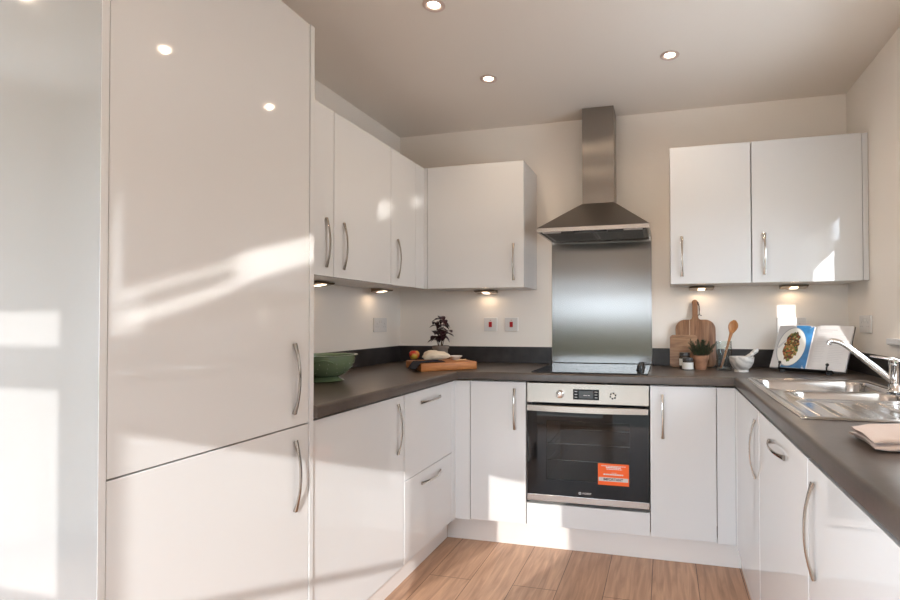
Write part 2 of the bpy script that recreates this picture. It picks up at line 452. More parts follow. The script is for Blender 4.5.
# ------------------------------------------------------------------ tall fridge housing
t = thing('tall_cabinet', (.32, -2.065, 0), 'tall white glossy cabinet housing the fridge, at the left edge of the kitchen', 'cabinet')
obj('carcass', MB().box(.003, XFR-DT-.002, YFR1+.019, YFR0-.021, .001, 2.094), M['carcass'], t)
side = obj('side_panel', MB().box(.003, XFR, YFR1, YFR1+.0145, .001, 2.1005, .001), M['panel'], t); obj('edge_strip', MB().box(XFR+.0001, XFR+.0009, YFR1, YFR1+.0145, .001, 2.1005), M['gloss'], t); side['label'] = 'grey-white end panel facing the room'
obj('side_panel', MB().box(.003, XFR+.001, YFR0-.019, YFR0, .001, 2.1005, .001), M['gloss'], t)
d = front('door', t, 'x', YFR1+.0165, YFR0-.0225, .8585, 2.0985, XFR); handle(d, (XFR, -1.833, 1.0), 'x')
d = front('door', t, 'x', YFR1+.0165, YFR0-.0225, ZB, .8545, XFR); handle(d, (XFR, -1.828, .711), 'x')

# ------------------------------------------------------------------ base units
def unit(label, face, a0, a1, fronts, body_top=.858, name='base_cabinet'):
    """fronts: list of (partname, z0, z1, handle (along,z,horiz))"""
    if face == 'x': loc = (.33, (a0+a1)/2, .132); bx = (.035, XL-DT-.002, a0+.001, a1-.001)
    elif face == '-x': loc = (2.33, (a0+a1)/2, .132); bx = (XR+DT+.002, W-.035, a0+.001, a1-.001)
    else: loc = ((a0+a1)/2, -.30, .132); bx = (a0+.001, a1-.001, YB+DT+.002, -.035)
    t = thing(name, loc, label, 'cabinet')
    obj('carcass', MB().box(*bx, .132, body_top), M['carcass'], t)
    f = {'x': XL, '-x': XR, 'y': YB}[face]
    for nm, z0, z1, h in fronts:
        d = front(nm, t, face, a0+.0015, a1-.0015, z0, z1, f)
        if h:
            along, z, hz = h
            pos = (along, f, z) if face == 'y' else (f, along, z)
            handle(d, pos, face, hz)
    return t
unit('white base cabinet with a wide single door beside the tall fridge cabinet', 'x', -1.7405, -1.1455, [('door', ZB, ZD, (-1.202, .723, False))])
DU = unit('white two-drawer base unit with two horizontal handles, near the left inside corner', 'x', -1.1425, -.632,
     [('drawer', .4905, ZD, (-.888, .802, True)), ('drawer', ZB, .4875, (-.883, .437, True))], name='drawer_unit')
obj('corner_post', MB().box(XL-DT, XL, -.6305, YB, .132, ZD, .001).box(XL-.0005, .7185, YB, YB+DT, .132, ZD, .001), M['gloss'], DU)
unit('narrow white base cabinet directly left of the oven', 'y', .7205, 1.0235, [('door', ZB, ZD, (.962, .719, False))])
unit('narrow white base cabinet directly right of the oven', 'y', 1.6385, 1.9405, [('door', ZB, ZD, (1.698, .7125, False))])
SU = unit('white base cabinet under the sink, farthest of the right run, handle on its near edge', '-x', -1.2175, -.6425, [('door', ZB, ZD, (-1.158, .712, False))], body_top=.70)
obj('corner_post', MB().box(1.9425, XR, YB, YB+DT, .132, ZD, .001).box(XR, XR+DT, -.640, YB+.0195, .132, ZD, .001), M['gloss'], SU)
unit('white right-run base unit with one horizontal handle at the top', '-x', -1.8555, -1.2205, [('door', ZB, ZD, (-1.528, .800, True))], body_top=.70)
unit('white right-run cabinet nearest the camera, tall bow handle at its far edge', '-x', -2.46, -1.8585, [('door', ZB, ZD, (-1.914, .715, False))])
# oven housing: drawer front under the oven
t = thing('oven_housing', (1.33, -.30, .132), 'white housing under the oven, one plain handleless panel showing', 'cabinet')
obj('carcass', MB().box(1.0265, 1.6355, YB+DT+.002, -.035, .132, .244), M['carcass'], t)
front('drawer_front', t, 'y', 1.0255, 1.6365, ZB, .247, YB)

# plinths (setting trim)
struct('baseboard_left', MB().box(XL-.093, XL-.075, -1.742, -.5155, .0005, .1305, .001), M['skirt'])
struct('baseboard_back', MB().box(XL-.0745, XR+.0305, -.5145, -.4975, .0005, .1305, .001), M['skirt'])
struct('baseboard_right', MB().box(XR+.031, XR+.049, -2.4605, -.4985, .0005, .1305, .001), M['skirt'])

# ------------------------------------------------------------------ worktop (U, with sink cut-out)
sx0, sx1, sy0, sy1 = 2.062, 2.562, -1.635, -.625      # sink outer
t_ = bmesh.new()
xs = [.0015, .656, 2.0206, sx0+.02, sx1-.02, W-.0015]; ys = [-2.4605, YFR0+.0015, sy0+.02, sy1-.02, -.600, -.0015]
V = {}
def vv(i, j, z):
    if (i, j, z) not in V: V[(i, j, z)] = t_.verts.new((xs[i], ys[j], z))
    return V[(i, j, z)]
cells = set()
for i in range(5):
    for j in range(5):
        xm, ym = (xs[i]+xs[i+1])/2, (ys[j]+ys[j+1])/2
        ins = ym > -.6 or xm > 2.0206 or (xm < .656 and ym > YFR0)
        if ins and not (sx0+.02 < xm < sx1-.02 and sy0+.02 < ym < sy1-.02): cells.add((i, j))
for (i, j) in cells:
    q = [(i, j), (i+1, j), (i+1, j+1), (i, j+1)]
    t_.faces.new([vv(a, b, ZT) for a, b in q]); t_.faces.new([vv(a, b, ZW) for a, b in q[::-1]])
    for (ni, nj), (p, r) in {(i-1, j): (q[3], q[0]), (i+1, j): (q[1], q[2]), (i, j-1): (q[0], q[1]), (i, j+1): (q[2], q[3])}.items():
        if (ni, nj) not in cells: t_.faces.new([vv(*p, ZW), vv(*r, ZW), vv(*r, ZT), vv(*p, ZT)])
bmesh.ops.recalc_face_normals(t_, faces=t_.faces)
def on_front(e):
    a, b = e.verts
    if abs(a.co.z-b.co.z) > 1e-6 or a.co.z < ZT-1e-4: return False
    c = (a.co+b.co)/2
    f1 = abs(a.co.x-.656) < 1e-4 and abs(b.co.x-.656) < 1e-4 and c.y < -.6
    f2 = abs(a.co.x-2.0206) < 1e-4 and abs(b.co.x-2.0206) < 1e-4 and c.y < -.6
    f3 = abs(a.co.y+.6) < 1e-4 and abs(b.co.y+.6) < 1e-4 and .656 < c.x < 2.0206
    return f1 or f2 or f3
bmesh.ops.bevel(t_, geom=[e for e in t_.edges if on_front(e)], offset=.011, segments=4, profile=.5, affect='EDGES')
wt = tag(obj('worktop', t_, M['worktop'], ang=40), 'dark brown-grey laminate worktop running in a U round three walls', 'worktop')
obj('upstand', MB().box(.0015, .016, YFR0+.002, -.0165, ZT, 1.008, .002), M['upstand'], wt)
obj('upstand', MB().box(.0015, 1.0355, -.016, -.0015, ZT, 1.008, .002), M['upstand'], wt)
obj('upstand', MB().box(1.6385, W-.0015, -.016, -.0015, ZT, 1.008, .002), M['upstand'], wt)
obj('upstand', MB().box(W-.016, W-.0015, -2.4605, -.0165, ZT, 1.008, .002), M['upstand'], wt)

# ------------------------------------------------------------------ splashback, hood
tag(obj('splashback', MB().box(1.0366, 1.6371, -.006, -.0015, ZT+.0005, 1.652, .001), M['steel'], uv=True),
    'tall brushed steel splashback on the wall behind the hob', 'splashback')
t = thing('cooker_hood', (1.3368, -.2, 1.652), 'stainless steel pyramid chimney hood above the hob', 'hood')
x0, x1, yf = 1.0366, 1.6371, -.398
hb = bmesh.new()
def ring(z, a, b, f): return [hb.verts.new((a, -.002, z)), hb.verts.new((a, f, z)), hb.verts.new((b, f, z)), hb.verts.new((b, -.002, z))]
R1 = ring(1.674, x0, x1, yf); R2 = ring(1.846, 1.253, 1.434, -.170)
for i in range(4): hb.faces.new((R1[i], R1[(i+1) % 4], R2[(i+1) % 4], R2[i]))
hb.faces.new(R2); hb.faces.new(R1[::-1]); bmesh.ops.recalc_face_normals(hb, faces=hb.faces)
obj('canopy', hb, M['steelw'], t, uv=True, ang=10)
lip = MB()
lip.box(x0, x1, yf, yf+.012, 1.652, 1.6738, .001); lip.box(x0, x0+.012, yf+.012, -.002, 1.652, 1.6738); lip.box(x1-.012, x1, yf+.012, -.002, 1.652, 1.6738); lip.box(x0, x1, -.014, -.002, 1.640, 1.6738)
obj('rim', lip, M['ovsteel'], t, uv=True)
obj('chimney', MB().box(1.253, 1.434, -.170, -.002, 1.8462, H-.001, .0015), M['steelw'], t, uv=True)
fl = MB()
for a, b in ((x0+.03, 1.334), (1.340, x1-.03)):
    fl.box(a, b, yf+.075, -.03, 1.656, 1.662)
    for k in range(10):
        yy = yf+.085+k*.028
        fl.box(a+.01, b-.01, yy, yy+.012, 1.651, 1.6565)
obj('grease_filter', fl, M['filter'], t)
obj('underside', MB().box(x0+.013, x1-.013, yf+.013, -.0145, 1.6625, 1.668), M['filter'], t)
sw = obj('switch_panel', MB().box(1.235, 1.415, yf+.016, yf+.060, 1.646, 1.6615, .002), M['dark'], t)
for k in range(4): obj('button', MB().box(1.275+k*.03, 1.293+k*.03, yf+.012, yf+.0165, 1.650, 1.657), M['lcd'], sw)
obj('hood_lamp', MB().box(1.50, 1.60, yf+.020, yf+.060, 1.652, 1.6615, .003), M['plastic'], t)
obj('hood_lamp', MB().box(1.06, 1.16, yf+.020, yf+.060, 1.652, 1.6615, .003), M['plastic'], t)

# ------------------------------------------------------------------ oven
t = thing('oven', (1.3315, -.30, .262), 'built-in stainless steel and black glass oven with an orange sticker', 'oven')
ox0, ox1 = 1.0285, 1.6345
cav = MB()
cav.box(ox0+.02, ox1-.02, -.545, -.54, .262, .31); cav.box(ox0+.02, ox1-.02, -.545, -.54, .70, .85)
cx0, cx1, cz0_, cz1_ = 1.105, 1.562, .345, .69
cav.box(cx0-.06, cx0, -.545, -.08, .28, .75); cav.box(cx1, cx1+.06, -.545, -.08, .28, .75)
cav.box(cx0, cx1, -.545, -.08, .28, cz0_); cav.box(cx0, cx1, -.545, -.08, cz1_, .75); cav.box(cx0, cx1, -.10, -.08, cz0_, cz1_)
obj('cavity', cav, M['cavity'], t, smooth=False)
for zr in (.452, .537):
    rk = MB()
    rk.tube([(cx0+.004, -.50, zr), (cx1-.004, -.50, zr)], .003, 8); rk.tube([(cx0+.004, -.14, zr), (cx1-.004, -.14, zr)], .003, 8)
    for k in range(17): rk.tube([(cx0+.02+k*.026, -.50, zr), (cx0+.02+k*.026, -.14, zr)], .0016, 6)
    obj('rack', rk, M['polish'], t)
cp = obj('control_panel', MB().box(ox0, ox1, YB, -.546, .7575, .8565, .002), M['ovsteel'], t, uv=True)
dm = MB()
for zz in (.790, .804, .818):
    dm.box(1.274, 1.287, YB-.0016, YB-.001, zz-.0015, zz+.0015); dm.box(1.374, 1.387, YB-.0016, YB-.001, zz-.0015, zz+.0015)
dm.box(1.318, 1.336, YB-.0022, YB-.0016, .799, .8015); dm.box(1.340, 1.350, YB-.0022, YB-.0016, .799, .8015)
ds = obj('display', MB().box(1.266, 1.395, YB-.0012, YB+.002, .778, .830, .0005), M['blackglass'], cp, extra=(dm, M['greyink']))
obj('screen', MB().box(1.295, 1.366, YB-.0018, YB-.001, .786, .822), M['lcd'], ds)
ROTF = Matrix.Rotation(PI/2, 4, 'X')
def knob_at(x, z): return Matrix.Translation((x, YB, z)) @ ROTF
obj('knob', MB().lathe([(0, .016), (.0165, .016), (.0195, .013), (.0205, 0)], mtx=knob_at(1.200, .803), n=32), M['polish'], cp)
sy = MB()
for k in range(6):
    a = k*PI/3+.3; cx_, cz_ = 1.463+.013*math.cos(a), .802+.013*math.sin(a)
    sy.lathe([(0, .0065), (.0042, .006), (.0048, 0)], mtx=knob_at(cx_, cz_), n=10)
obj('knob', MB().lathe([(0, .004), (.012, .004), (.0125, 0)], mtx=knob_at(1.463, .802), n=28), M['chrome'], cp, extra=(sy, M['ink']))
dr = thing('x', (0, 0, 0), '', '')  # temp, replaced below
bpy.data.objects.remove(dr)
db = MB()
wx0, wx1, wz0_, wz1_ = 1.127, 1.543, .372, .668
db.box(ox0, wx0, YB, YB+.02, .2965, .7475); db.box(wx1, ox1, YB, YB+.02, .2965, .7475)
db.box(wx0, wx1, YB, YB+.02, .2965, wz0_); db.box(wx0, wx1, YB, YB+.02, wz1_, .7475)
od = obj('door', db, M['blackglass'], t, smooth=False)
obj('window', MB().box(wx0, wx1, YB+.0005, YB+.006, wz0_, wz1_), M['ovpane'], od, smooth=False)
obj('trim_strip', MB().box(ox0, ox1, YB-.001, YB+.02, .2635, .2955, .001), M['ovsteel'], od, uv=True)
hp = []
hn = 24
hb2 = bmesh.new(); rings = []
for i in range(hn+1):
    s = -1+2*i/hn; x = (ox0+ox1)/2+s*.2995; o_ = .016+.024*(1-s*s)
    rings.append([hb2.verts.new((x, YB-o_+.009, .7165)), hb2.verts.new((x, YB-o_, .7185)), hb2.verts.new((x, YB-o_, .7455)), hb2.verts.new((x, YB-o_+.009, .7475))])
for a, b in zip(rings, rings[1:]):
    for k in range(4): hb2.faces.new((a[k], a[(k+1) % 4], b[(k+1) % 4], b[k]))
hb2.faces.new(rings[0]); hb2.faces.new(rings[-1][::-1]); bmesh.ops.recalc_face_normals(hb2, faces=hb2.faces)
hm = MB(); hm._merge(hb2); hm.box(ox0+.004, ox0+.022, YB-.017, YB-.0005, .7185, .7455); hm.box(ox1-.022, ox1-.004, YB-.017, YB-.0005, .7185, .7455)
obj('handle', hm, M['ovsteel'], od, uv=True, ang=40)
TX = lambda x, z, off=.0006: Matrix.Translation((x, YB-off, z)) @ FACE_Y
lg = text_mb('INDESIT', .0125, TX(1.333, .3155))
lg.lathe([(.0045, .0003), (.0065, .0003)], mtx=Matrix.Translation((1.2985, YB-.0004, .3155)) @ ROTF, n=24); lg.box(1.2977, 1.2993, YB-.0007, YB-.0003, .3128, .318)
obj('logo', lg, M['print'], od)
st = obj('sticker', MB().box(1.388, 1.538, YB-.0004, YB-.0001, .366, .471), M['orange'], od, smooth=False); st['label'] = 'orange sticker on the oven door'
obj('sticker_band', MB().box(1.3915, 1.5345, YB-.0007, YB-.0004, .385, .4035), M['paper'], st, smooth=False)
obj('sticker_wording', text_mb('IMPORTANT', .017, TX(1.462, .394, .0009), .0004), M['ink'], st)
sm = MB()
rows = [(.4595, 1.405, 1.523, .0035), (.4525, 1.428, 1.500, .006), (.4445, 1.430, 1.505, .0035), (.4265, 1.455, 1.478, .002), (.4185, 1.415, 1.512, .006)]
for z, a, b, h in rows:
    x = a
    while x < b:
        w = random.uniform(.004, .011); sm.box(x, min(b, x+w), YB-.0007, YB-.0003, z-h/2, z+h/2); x += w+.0022
obj('sticker_print', sm, M['print'], st, smooth=False)

# ------------------------------------------------------------------ hob
t = thing('hob', (1.34, -.32, ZT), 'black glass hob set in the worktop above the oven', 'hob')
hg = obj('glass', MB().box(1.049, 1.631, -.577, -.045, ZT+.0003, ZT+.006, .002), M['hob'], t)
for k in range(4):
    obj('knob', MB().lathe([(.021, 0), (.021, .004), (.017, .006), (.0155, .024), (.013, .027), (0, .027)], 1.585, -.20-k*.062, ZT+.0062, 24), M['dark'], t)
zo = MB()
for (x, y, r) in ((1.19, -.19, .10), (1.19, -.43, .075), (1.42, -.19, .075), (1.42, -.43, .10)):
    zo.lathe([(r, .0003), (r-.0025, .0003)], x, y, ZT+.006, 48)
obj('zone_ring', zo, M['lcd'], hg)

# ------------------------------------------------------------------ wall cabinets
def wall_unit(label, face, a0, a1, h, d0=None):
    if face == 'x': loc = (.16, (a0+a1)/2, CZ0); bx = (.002, CXL-DT-.002, a0+.0005, a1-.0005)
    else: loc = ((a0+a1)/2, -.155, CZ0); bx = (a0+.0005, a1-.0005, CYB+DT+.002, -.002)
    t = thing('wall_cabinet', loc, label, 'cabinet')
    obj('carcass', MB().box(*bx, CZ0+.0005, CZ1-.0005, .0008), M['carcass'], t)
    f = CXL if face == 'x' else CYB
    d = front('door', t, face, (a0 if d0 is None else d0)+.0015, a1-.0015, CZ0-.001, CZ1, f)
    handle(d, (h, f, 1.506) if face == 'y' else (f, h, 1.504), face)
    return t
wall_unit('white wall cabinet on the left wall half hidden by the tall fridge cabinet', 'x', -1.7415, -1.1865, -1.241)
wall_unit('white wall cabinet mid-way along the left wall, handle edge towards the fridge', 'x', -1.1855, -.6985, -1.117)
WN = wall_unit('narrow white wall cabinet on the left wall next to the corner', 'x', -.6975, -.4165, -.629)
obj('corner_post', MB().box(CXL-DT, CXL, -.4155, CYB+.0003, CZ0-.001, CZ1, .001).box(CXL-.001, .3445, CYB, CYB+DT, CZ0-.001, CZ1, .001), M['gloss'], WN)
wall_unit('white wall cabinet on the back wall left of the hood', 'y', .3465, .941, .880)
wall_unit('white wall cabinet on the back wall just right of the hood', 'y', 1.7403, 2.139, 1.800)
WR = wall_unit('white wall cabinet in the right corner with a slit of sunlight', 'y', 2.1415, 2.644, 2.201)
obj('filler_strip', MB().box(2.6455, W-.002, CYB+.003, CYB+.022, CZ0, CZ1-.001, .001), M['gloss'], WR)

# ------------------------------------------------------------------ lights that show
def cabinet_light(loc, rotz, label, first=[None]):
    g = 'triangular lights under the wall cabinets'
    if first[0] is None:
        t = thing('cabinet_downlight', (0, 0, 0), label, 'light', g)
        hmb = MB().prism([(-.036, -.004), (.036, -.001), (.036, -.0225), (-.030, -.012)], 'x', -.066, .066, .0015)
        obj('housing', hmb, M['bronze'], t, local=True)
        # lens lies on the sloping underside
        ln = MB(); ln.prism([(-.022, -.0143), (.028, -.0222), (.028, -.0240), (-.022, -.0161)], 'x', -.018, .018)
        obj('lens', ln, M['lampon2'], t, local=True)
        first[0] = t; o = t
    else: o = dup(first[0], (0, 0, 0), 0, label, g)
    o.location = loc; o.rotation_euler = (0, 0, rotz)
    return o
# local +y is the wall side
CLS = [((.105, -.978, CZ0), PI/2, 'triangular light under the left-wall cabinets, nearest the tall fridge cabinet'),
       ((.092, -.385, CZ0), PI/2, 'triangular light under the left-wall cabinets, above the double socket on that wall'),
       ((.632, -.080, CZ0), 0, 'triangular light under the cabinet left of the hood'),
       ((1.910, -.090, CZ0), 0, 'triangular light above the leaning chopping boards'),
       ((2.385, -.082, CZ0), 0, 'triangular light above the open cookbook')]
def spot(name, loc, energy, col, size, blend=.6, rot=(0, 0, 0), rad=.02):
    l = bpy.data.lights.new(name, 'SPOT'); l.energy = energy; l.color = col; l.spot_size = size; l.spot_blend = blend; l.shadow_soft_size = rad
    o = bpy.data.objects.new(name, l); COL.objects.link(o); o.location = loc; o.rotation_euler = rot; return o
for i, (loc, rz, lab) in enumerate(CLS):
    cabinet_light(loc, rz, lab)
    dv = Matrix.Rotation(rz, 3, 'Z') @ Vector((0, .012, 0))
    spot('cabinet_light_lamp', (loc[0]+dv.x, loc[1]+dv.y, CZ0-.027), .36, (1, .74, .50), math.radians(178), .25)
DLS = [((.848, -1.304), 'recessed ceiling downlight at the top edge of the picture, left of the others'),
       ((.852, -.662), 'recessed ceiling downlight nearest the left corner of the room'),
       ((1.740, -.672), 'recessed ceiling downlight right of the chimney hood'),
       ((1.735, -1.320), 'recessed ceiling downlight nearer the camera, seen mirrored in the tall cabinet door')]
d0 = None
for i, ((x, y), lab) in enumerate(DLS):
    if d0 is None:
        d0 = thing('ceiling_downlight', (x, y, H), lab, 'light', 'recessed ceiling downlights')
        obj('trim_ring', MB().lathe([(.024, .0), (.043, -.0010), (.044, -.003), (.040, -.0065), (.030, -.005), (.0245, -.001), (.024, .0)], n=40), M['ringm'], d0, local=True)
        obj('lamp', MB().lathe([(0, -.003), (.018, -.0028), (.0238, -.0008)], n=32), M['lampon'], d0, local=True)
    else: dup(d0, (x, y, H), 0, lab)
for x, y in [p for p, _ in DLS]+[(.85, -3.0), (-.6, -3.0), (1.74, -2.3)]:  # last three are added fill spots out of view, without fittings
    spot('downlight_and_fill_spot', (x, y, H-.012), 6, (1, .77, .55), math.radians(165), .9, rad=.014)

# ------------------------------------------------------------------ sockets and switches
def rocker_plate(kind, loc, rotz, label, proto={}):
    if kind in proto: return dup(proto[kind], loc, rotz, label)
    t = thing({'double': 'double_socket', 'switch': 'appliance_switch'}[kind], loc, label, {'double': 'socket', 'switch': 'switch'}[kind], rotz=rotz)
    w = .0735 if kind == 'double' else .043
    obj('plate', MB().box(-w, w, -.0095, -.0008, -.043, .043, .002), M['plastic'], t, local=True)
    if kind == 'double':
        for s in (-1, 1):
            obj('rocker', MB().box(s*.012-.007, s*.012+.007, -.0125, -.0096, .012, .030, .001), M['plastic'], t, local=True)
            pins = MB()
            pins.box(s*.042-.0025, s*.042+.0025, -.0099, -.0094, .004, .013); pins.box(s*.042-.015, s*.042-.008, -.0099, -.0094, -.014, -.0095); pins.box(s*.042+.008, s*.042+.015, -.0099, -.0094, -.014, -.0095)
            obj('pin_holes', pins, M['greyink'], t, local=True)
    else:
        obj('rocker', MB().box(-.0105, .0105, -.014, -.0096, -.017, .017, .0015), M['red'], t, local=True)
        obj('neon', MB().box(-.004, .004, -.0100, -.0094, .025, .028), M['red'], t, local=True)
    proto[kind] = t
    return t
rocker_plate('double', (0, -.262, 1.147), PI/2, 'white double socket on the left wall below a cabinet light')
rocker_plate('double', (2.387, 0, 1.142), 0, 'white double socket half hidden behind the top of the open cookbook')
rocker_plate('double', (W, -.262, 1.150), -PI/2, 'white double socket on the right wall above the tap')
rocker_plate('switch', (.638, 0, 1.148), 0, 'white wall switch with a red rocker, the one farther from the hob')
rocker_plate('switch', (.776, 0, 1.148), 0, 'white wall switch with a red rocker, the one nearer the splashback')

# ------------------------------------------------------------------ sink and tap
def rrect(x, y, cx, cy, hx, hy, r):
    qx, qy = abs(x-cx)-hx+r, abs(y-cy)-hy+r
    return math.hypot(max(qx, 0), max(qy, 0))+min(max(qx, qy), 0)-r
def sstep(a, b, x):
    t = min(1, max(0, (x-a)/(b-a))); return t*t*(3-2*t)
def sink_z(x, y):
    z = .0055
    e = rrect(x, y, (sx0+sx1)/2, (sy0+sy1)/2, (sx1-sx0)/2, (sy1-sy0)/2, .03)
    z -= .0048*sstep(-.009, 0, e)
    ie = rrect(x, y, (sx0+sx1)/2, (sy0+sy1)/2, (sx1-sx0)/2-.018, (sy1-sy0)/2-.018, .03)
    z -= .004*sstep(0, -.014, ie)
    b1 = rrect(x, y, 2.302, -.852, .205, .175, .06)
    z -= .158*sstep(.004, -.034, b1)
    b2 = rrect(x, y, 2.318, -1.165, .165, .085, .05)
    z -= .120*sstep(.004, -.030, b2)
    for b in (b1, b2): z += .0022*math.exp(-((b-.010)/.006)**2)
    dr = rrect(x, y, 2.318, -1.445, .205, .155, .03)
    if dr < 0:
        m = sstep(0, -.02, dr)
        z -= .003*m
        z += m*.0065*max(0, math.cos((x-2.12)/.060*2*PI))**4
    return z
NX, NY = 200, 260
sk = MB().grid(lambda u, v: (sx0+(sx1-sx0)*u, sy0+(sy1-sy0)*v, ZT+.0006+sink_z(sx0+(sx1-sx0)*u, sy0+(sy1-sy0)*v)), NX, NY)
snk = thing('sink', ((sx0+sx1)/2, (sy0+sy1)/2, ZT), 'stainless steel one-and-a-half bowl sink with ribbed drainer in the right worktop', 'sink')
obj('bowl_and_drainer', sk, M['sink'], snk, ang=80)
obj('drain', MB().lathe([(0, .001), (.012, .001), (.036, .003), (.040, .0005), (.041, 0)], 2.302, -.852, ZT-.154, 32), M['polish'], snk)
obj('drain', MB().lathe([(0, .001), (.012, .001), (.030, .003), (.033, .0005), (.034, 0)], 2.318, -1.165, ZT-.1165, 32), M['polish'], snk)

tx, ty = 2.512, -1.025
t = thing('tap', (tx, ty, ZT+.006), 'chrome mixer tap with a long rising spout behind the sink', 'tap')
obj('body', MB().lathe([(.030, 0), (.030, .006), (.0255, .010), (.024, .030), (.024, .090), (.0255, .094), (.0255, .102), (.0, .104)], tx, ty, ZT+.0068, 36), M['polish'], t)
tipx, tipy = 2.322, -.960
dxs, dys = tipx-tx, tipy-ty
path = []
for s in [i/30 for i in range(31)]:
    h = .028+.176*s if s < .72 else .028+.176*(s-(s-.72)**2/.56)
    path.append((tx+dxs*s, ty+dys*s, ZT+.006+h))
ex = path[-1]
path.append((ex[0]+dxs*.035, ex[1]+dys*.035, ex[2]-.004)); path.append((ex[0]+dxs*.05, ex[1]+dys*.05, ex[2]-.015))
obj('spout', MB().tube(path, [.0125-.0035*(i/len(path)) for i in range(len(path))], 18), M['polish'], t)
lev = [(tx+.012, ty-.002, ZT+.113), (tx-.01, ty+.004, ZT+.121), (tx-.035, ty+.012, ZT+.126), (tx-.058, ty+.02, ZT+.129), (tx-.075, ty+.026, ZT+.131)]
obj('lever', MB().tube(lev, [.020, .019, .012, .009, .007], 16, flat=.42).lathe([(.0245, 0), (.0245, .006), (.015, .012), (0, .013)], tx, ty, ZT+.111, 32), M['polish'], t)

# ------------------------------------------------------------------ left worktop things
# colander
ccx, ccy = .258, -1.150
t = thing('colander', (ccx, ccy, ZT), 'green enamel colander with two loop handles on the left worktop', 'colander')
prof = [(.074, .0012), (.078, .004), (.066, .011), (.055, .018), (.052, .021)]
obj('foot', MB().lathe([(.070, .0005)]+prof+[(.048, .021), (.052, .016), (.066, .006), (.070, .0005)], ccx, ccy, ZT, 56), M['green'], t)
bp_ = []
for i in range(17):
    a = i/16*PI/2
    bp_.append((.050+.076*math.sin(a)**.9, .0215+.090*(1-math.cos(a))**.85))
inner = [(max(0, r-.0035), z+.003) for r, z in bp_[::-1]]
hol = MB()
for ring_i, (az, nn) in enumerate(((.40, 14), (.58, 18), (.74, 22))):
    r = .050+.076*math.sin(az*PI/2)**.9+.0008; z = ZT+.0215+.090*(1-math.cos(az*PI/2))**.85
    for k in range(nn):
        a = 2*PI*(k+.5*(ring_i % 2))/nn
        hol.ball((ccx+(r-.0009)*math.cos(a), ccy+(r-.0009)*math.sin(a), z), .0017, 1)
obj('bowl', MB().lathe([(0, .0215)]+bp_+[(.1295, .1125), (.1365, .1135), (.137, .1165), (.1295, .1168), (.123, .114)]+inner[1:]+[(0, .0245)], ccx, ccy, ZT, 64), M['green'], t, ang=60, extra=(hol, M['holedot']))
cdir = math.atan2(-3.167+1.15, 1.711-.27)
for s in (0, PI):
    a0 = cdir+s-.05; hp_ = []
    for k in range(13):
        q = -1+2*k/12; a = a0+q*.30; rr = .124+.016*math.sqrt(max(0, 1-q*q))
        hp_.append((ccx+rr*math.cos(a), ccy+rr*math.sin(a), ZT+.086+.012*(1-q*q)))
    obj('handle', MB().tube(hp_, .0032, 10), M['green'], t)

# chopping block at the corner
ba = math.radians(44); BFL = Vector((.490, -.685, 0))
bu, bv = Vector((math.cos(ba), math.sin(ba), 0)), Vector((-math.sin(ba), math.cos(ba), 0))
BZ = ZT+.044
def bpt(u, v, z=0): p = BFL+bu*u+bv*v; return (p.x, p.y, BZ+z)
bmx = Matrix.Translation((BFL.x, BFL.y, ZT)) @ Matrix.Rotation(ba, 4, 'Z')
c_ = bpt(.1575, .1375)
t = thing('chopping_block', (c_[0], c_[1], ZT), 'thick orange-brown wooden chopping block in the left corner of the worktop', 'chopping board', rotz=ba)
blk = MB().box(-.1575, .1575, -.1375, .1375, .0005, .0435, .006, 3)
obj('block', blk, M['boardwood'], t, local=True)
# navy cloth under the food
def cloth(u, v):
    uu = -.030+.165*u; vx = .012+.125*v
    z = .003+.006*(.5+.5*noise.noise(Vector((uu*30, vx*30, .3))))
    if uu < .0: z -= min(.040, (-uu)*1.25)
    return bpt(uu, vx+.012*math.sin(u*9)*(v-.5), z)
cb_ = MB().grid(cloth, 30, 20); bmesh.ops.solidify(cb_.bm, geom=list(cb_.bm.faces), thickness=.0022)
tag(obj('napkin', cb_, M['navy'], ang=70), 'dark navy cloth spread over the left end of the chopping block', 'cloth')
ap = bpt(.010, .150)
t = thing('apple', (ap[0], ap[1], BZ+.012), 'small red and yellow apple on the dark cloth at the left of the chopping block', 'fruit')
obj('skin', MB().lathe([(0, .003), (.010, .001), (.020, .006), (.027, .018), (.0285, .028), (.026, .038), (.017, .0465), (.008, .047), (0, .042)], ap[0], ap[1], BZ+.012, 32), M['apple'], t, ang=80)
obj('stalk', MB().tube([(ap[0], ap[1], BZ+.0545), (ap[0]+.002, ap[1], BZ+.062), (ap[0]+.005, ap[1], BZ+.067)], .0012, 6), M['stem'], t)
# cream bundle
cb = bpt(.108, .075)
bun = MB()
tt = bmesh.new(); bmesh.ops.create_icosphere(tt, subdivisions=4, radius=1)
for v in tt.verts:
    c = v.co.copy(); k = 1+.20*noise.noise(c*1.9+Vector((3, 1, 5)))+.07*noise.noise(c*5.5)
    x = c.x*.072*k; y = c.y*.042*k; z = c.z*.026*k*(1.12-.42*c.x)
    if c.x > .2: y *= 1-.35*(c.x-.2); 
    p = bu*(x*math.cos(-.25)-y*math.sin(-.25))+bv*(x*math.sin(-.25)+y*math.cos(-.25))
    v.co = Vector((cb[0]+p.x, cb[1]+p.y, BZ+.012+max(.0005, z+.020)))
bun._merge(tt)
tag(obj('cloth_bundle', bun, M['cream'], ang=80), 'pale cream crumpled bundle lying on the chopping block', 'cloth')
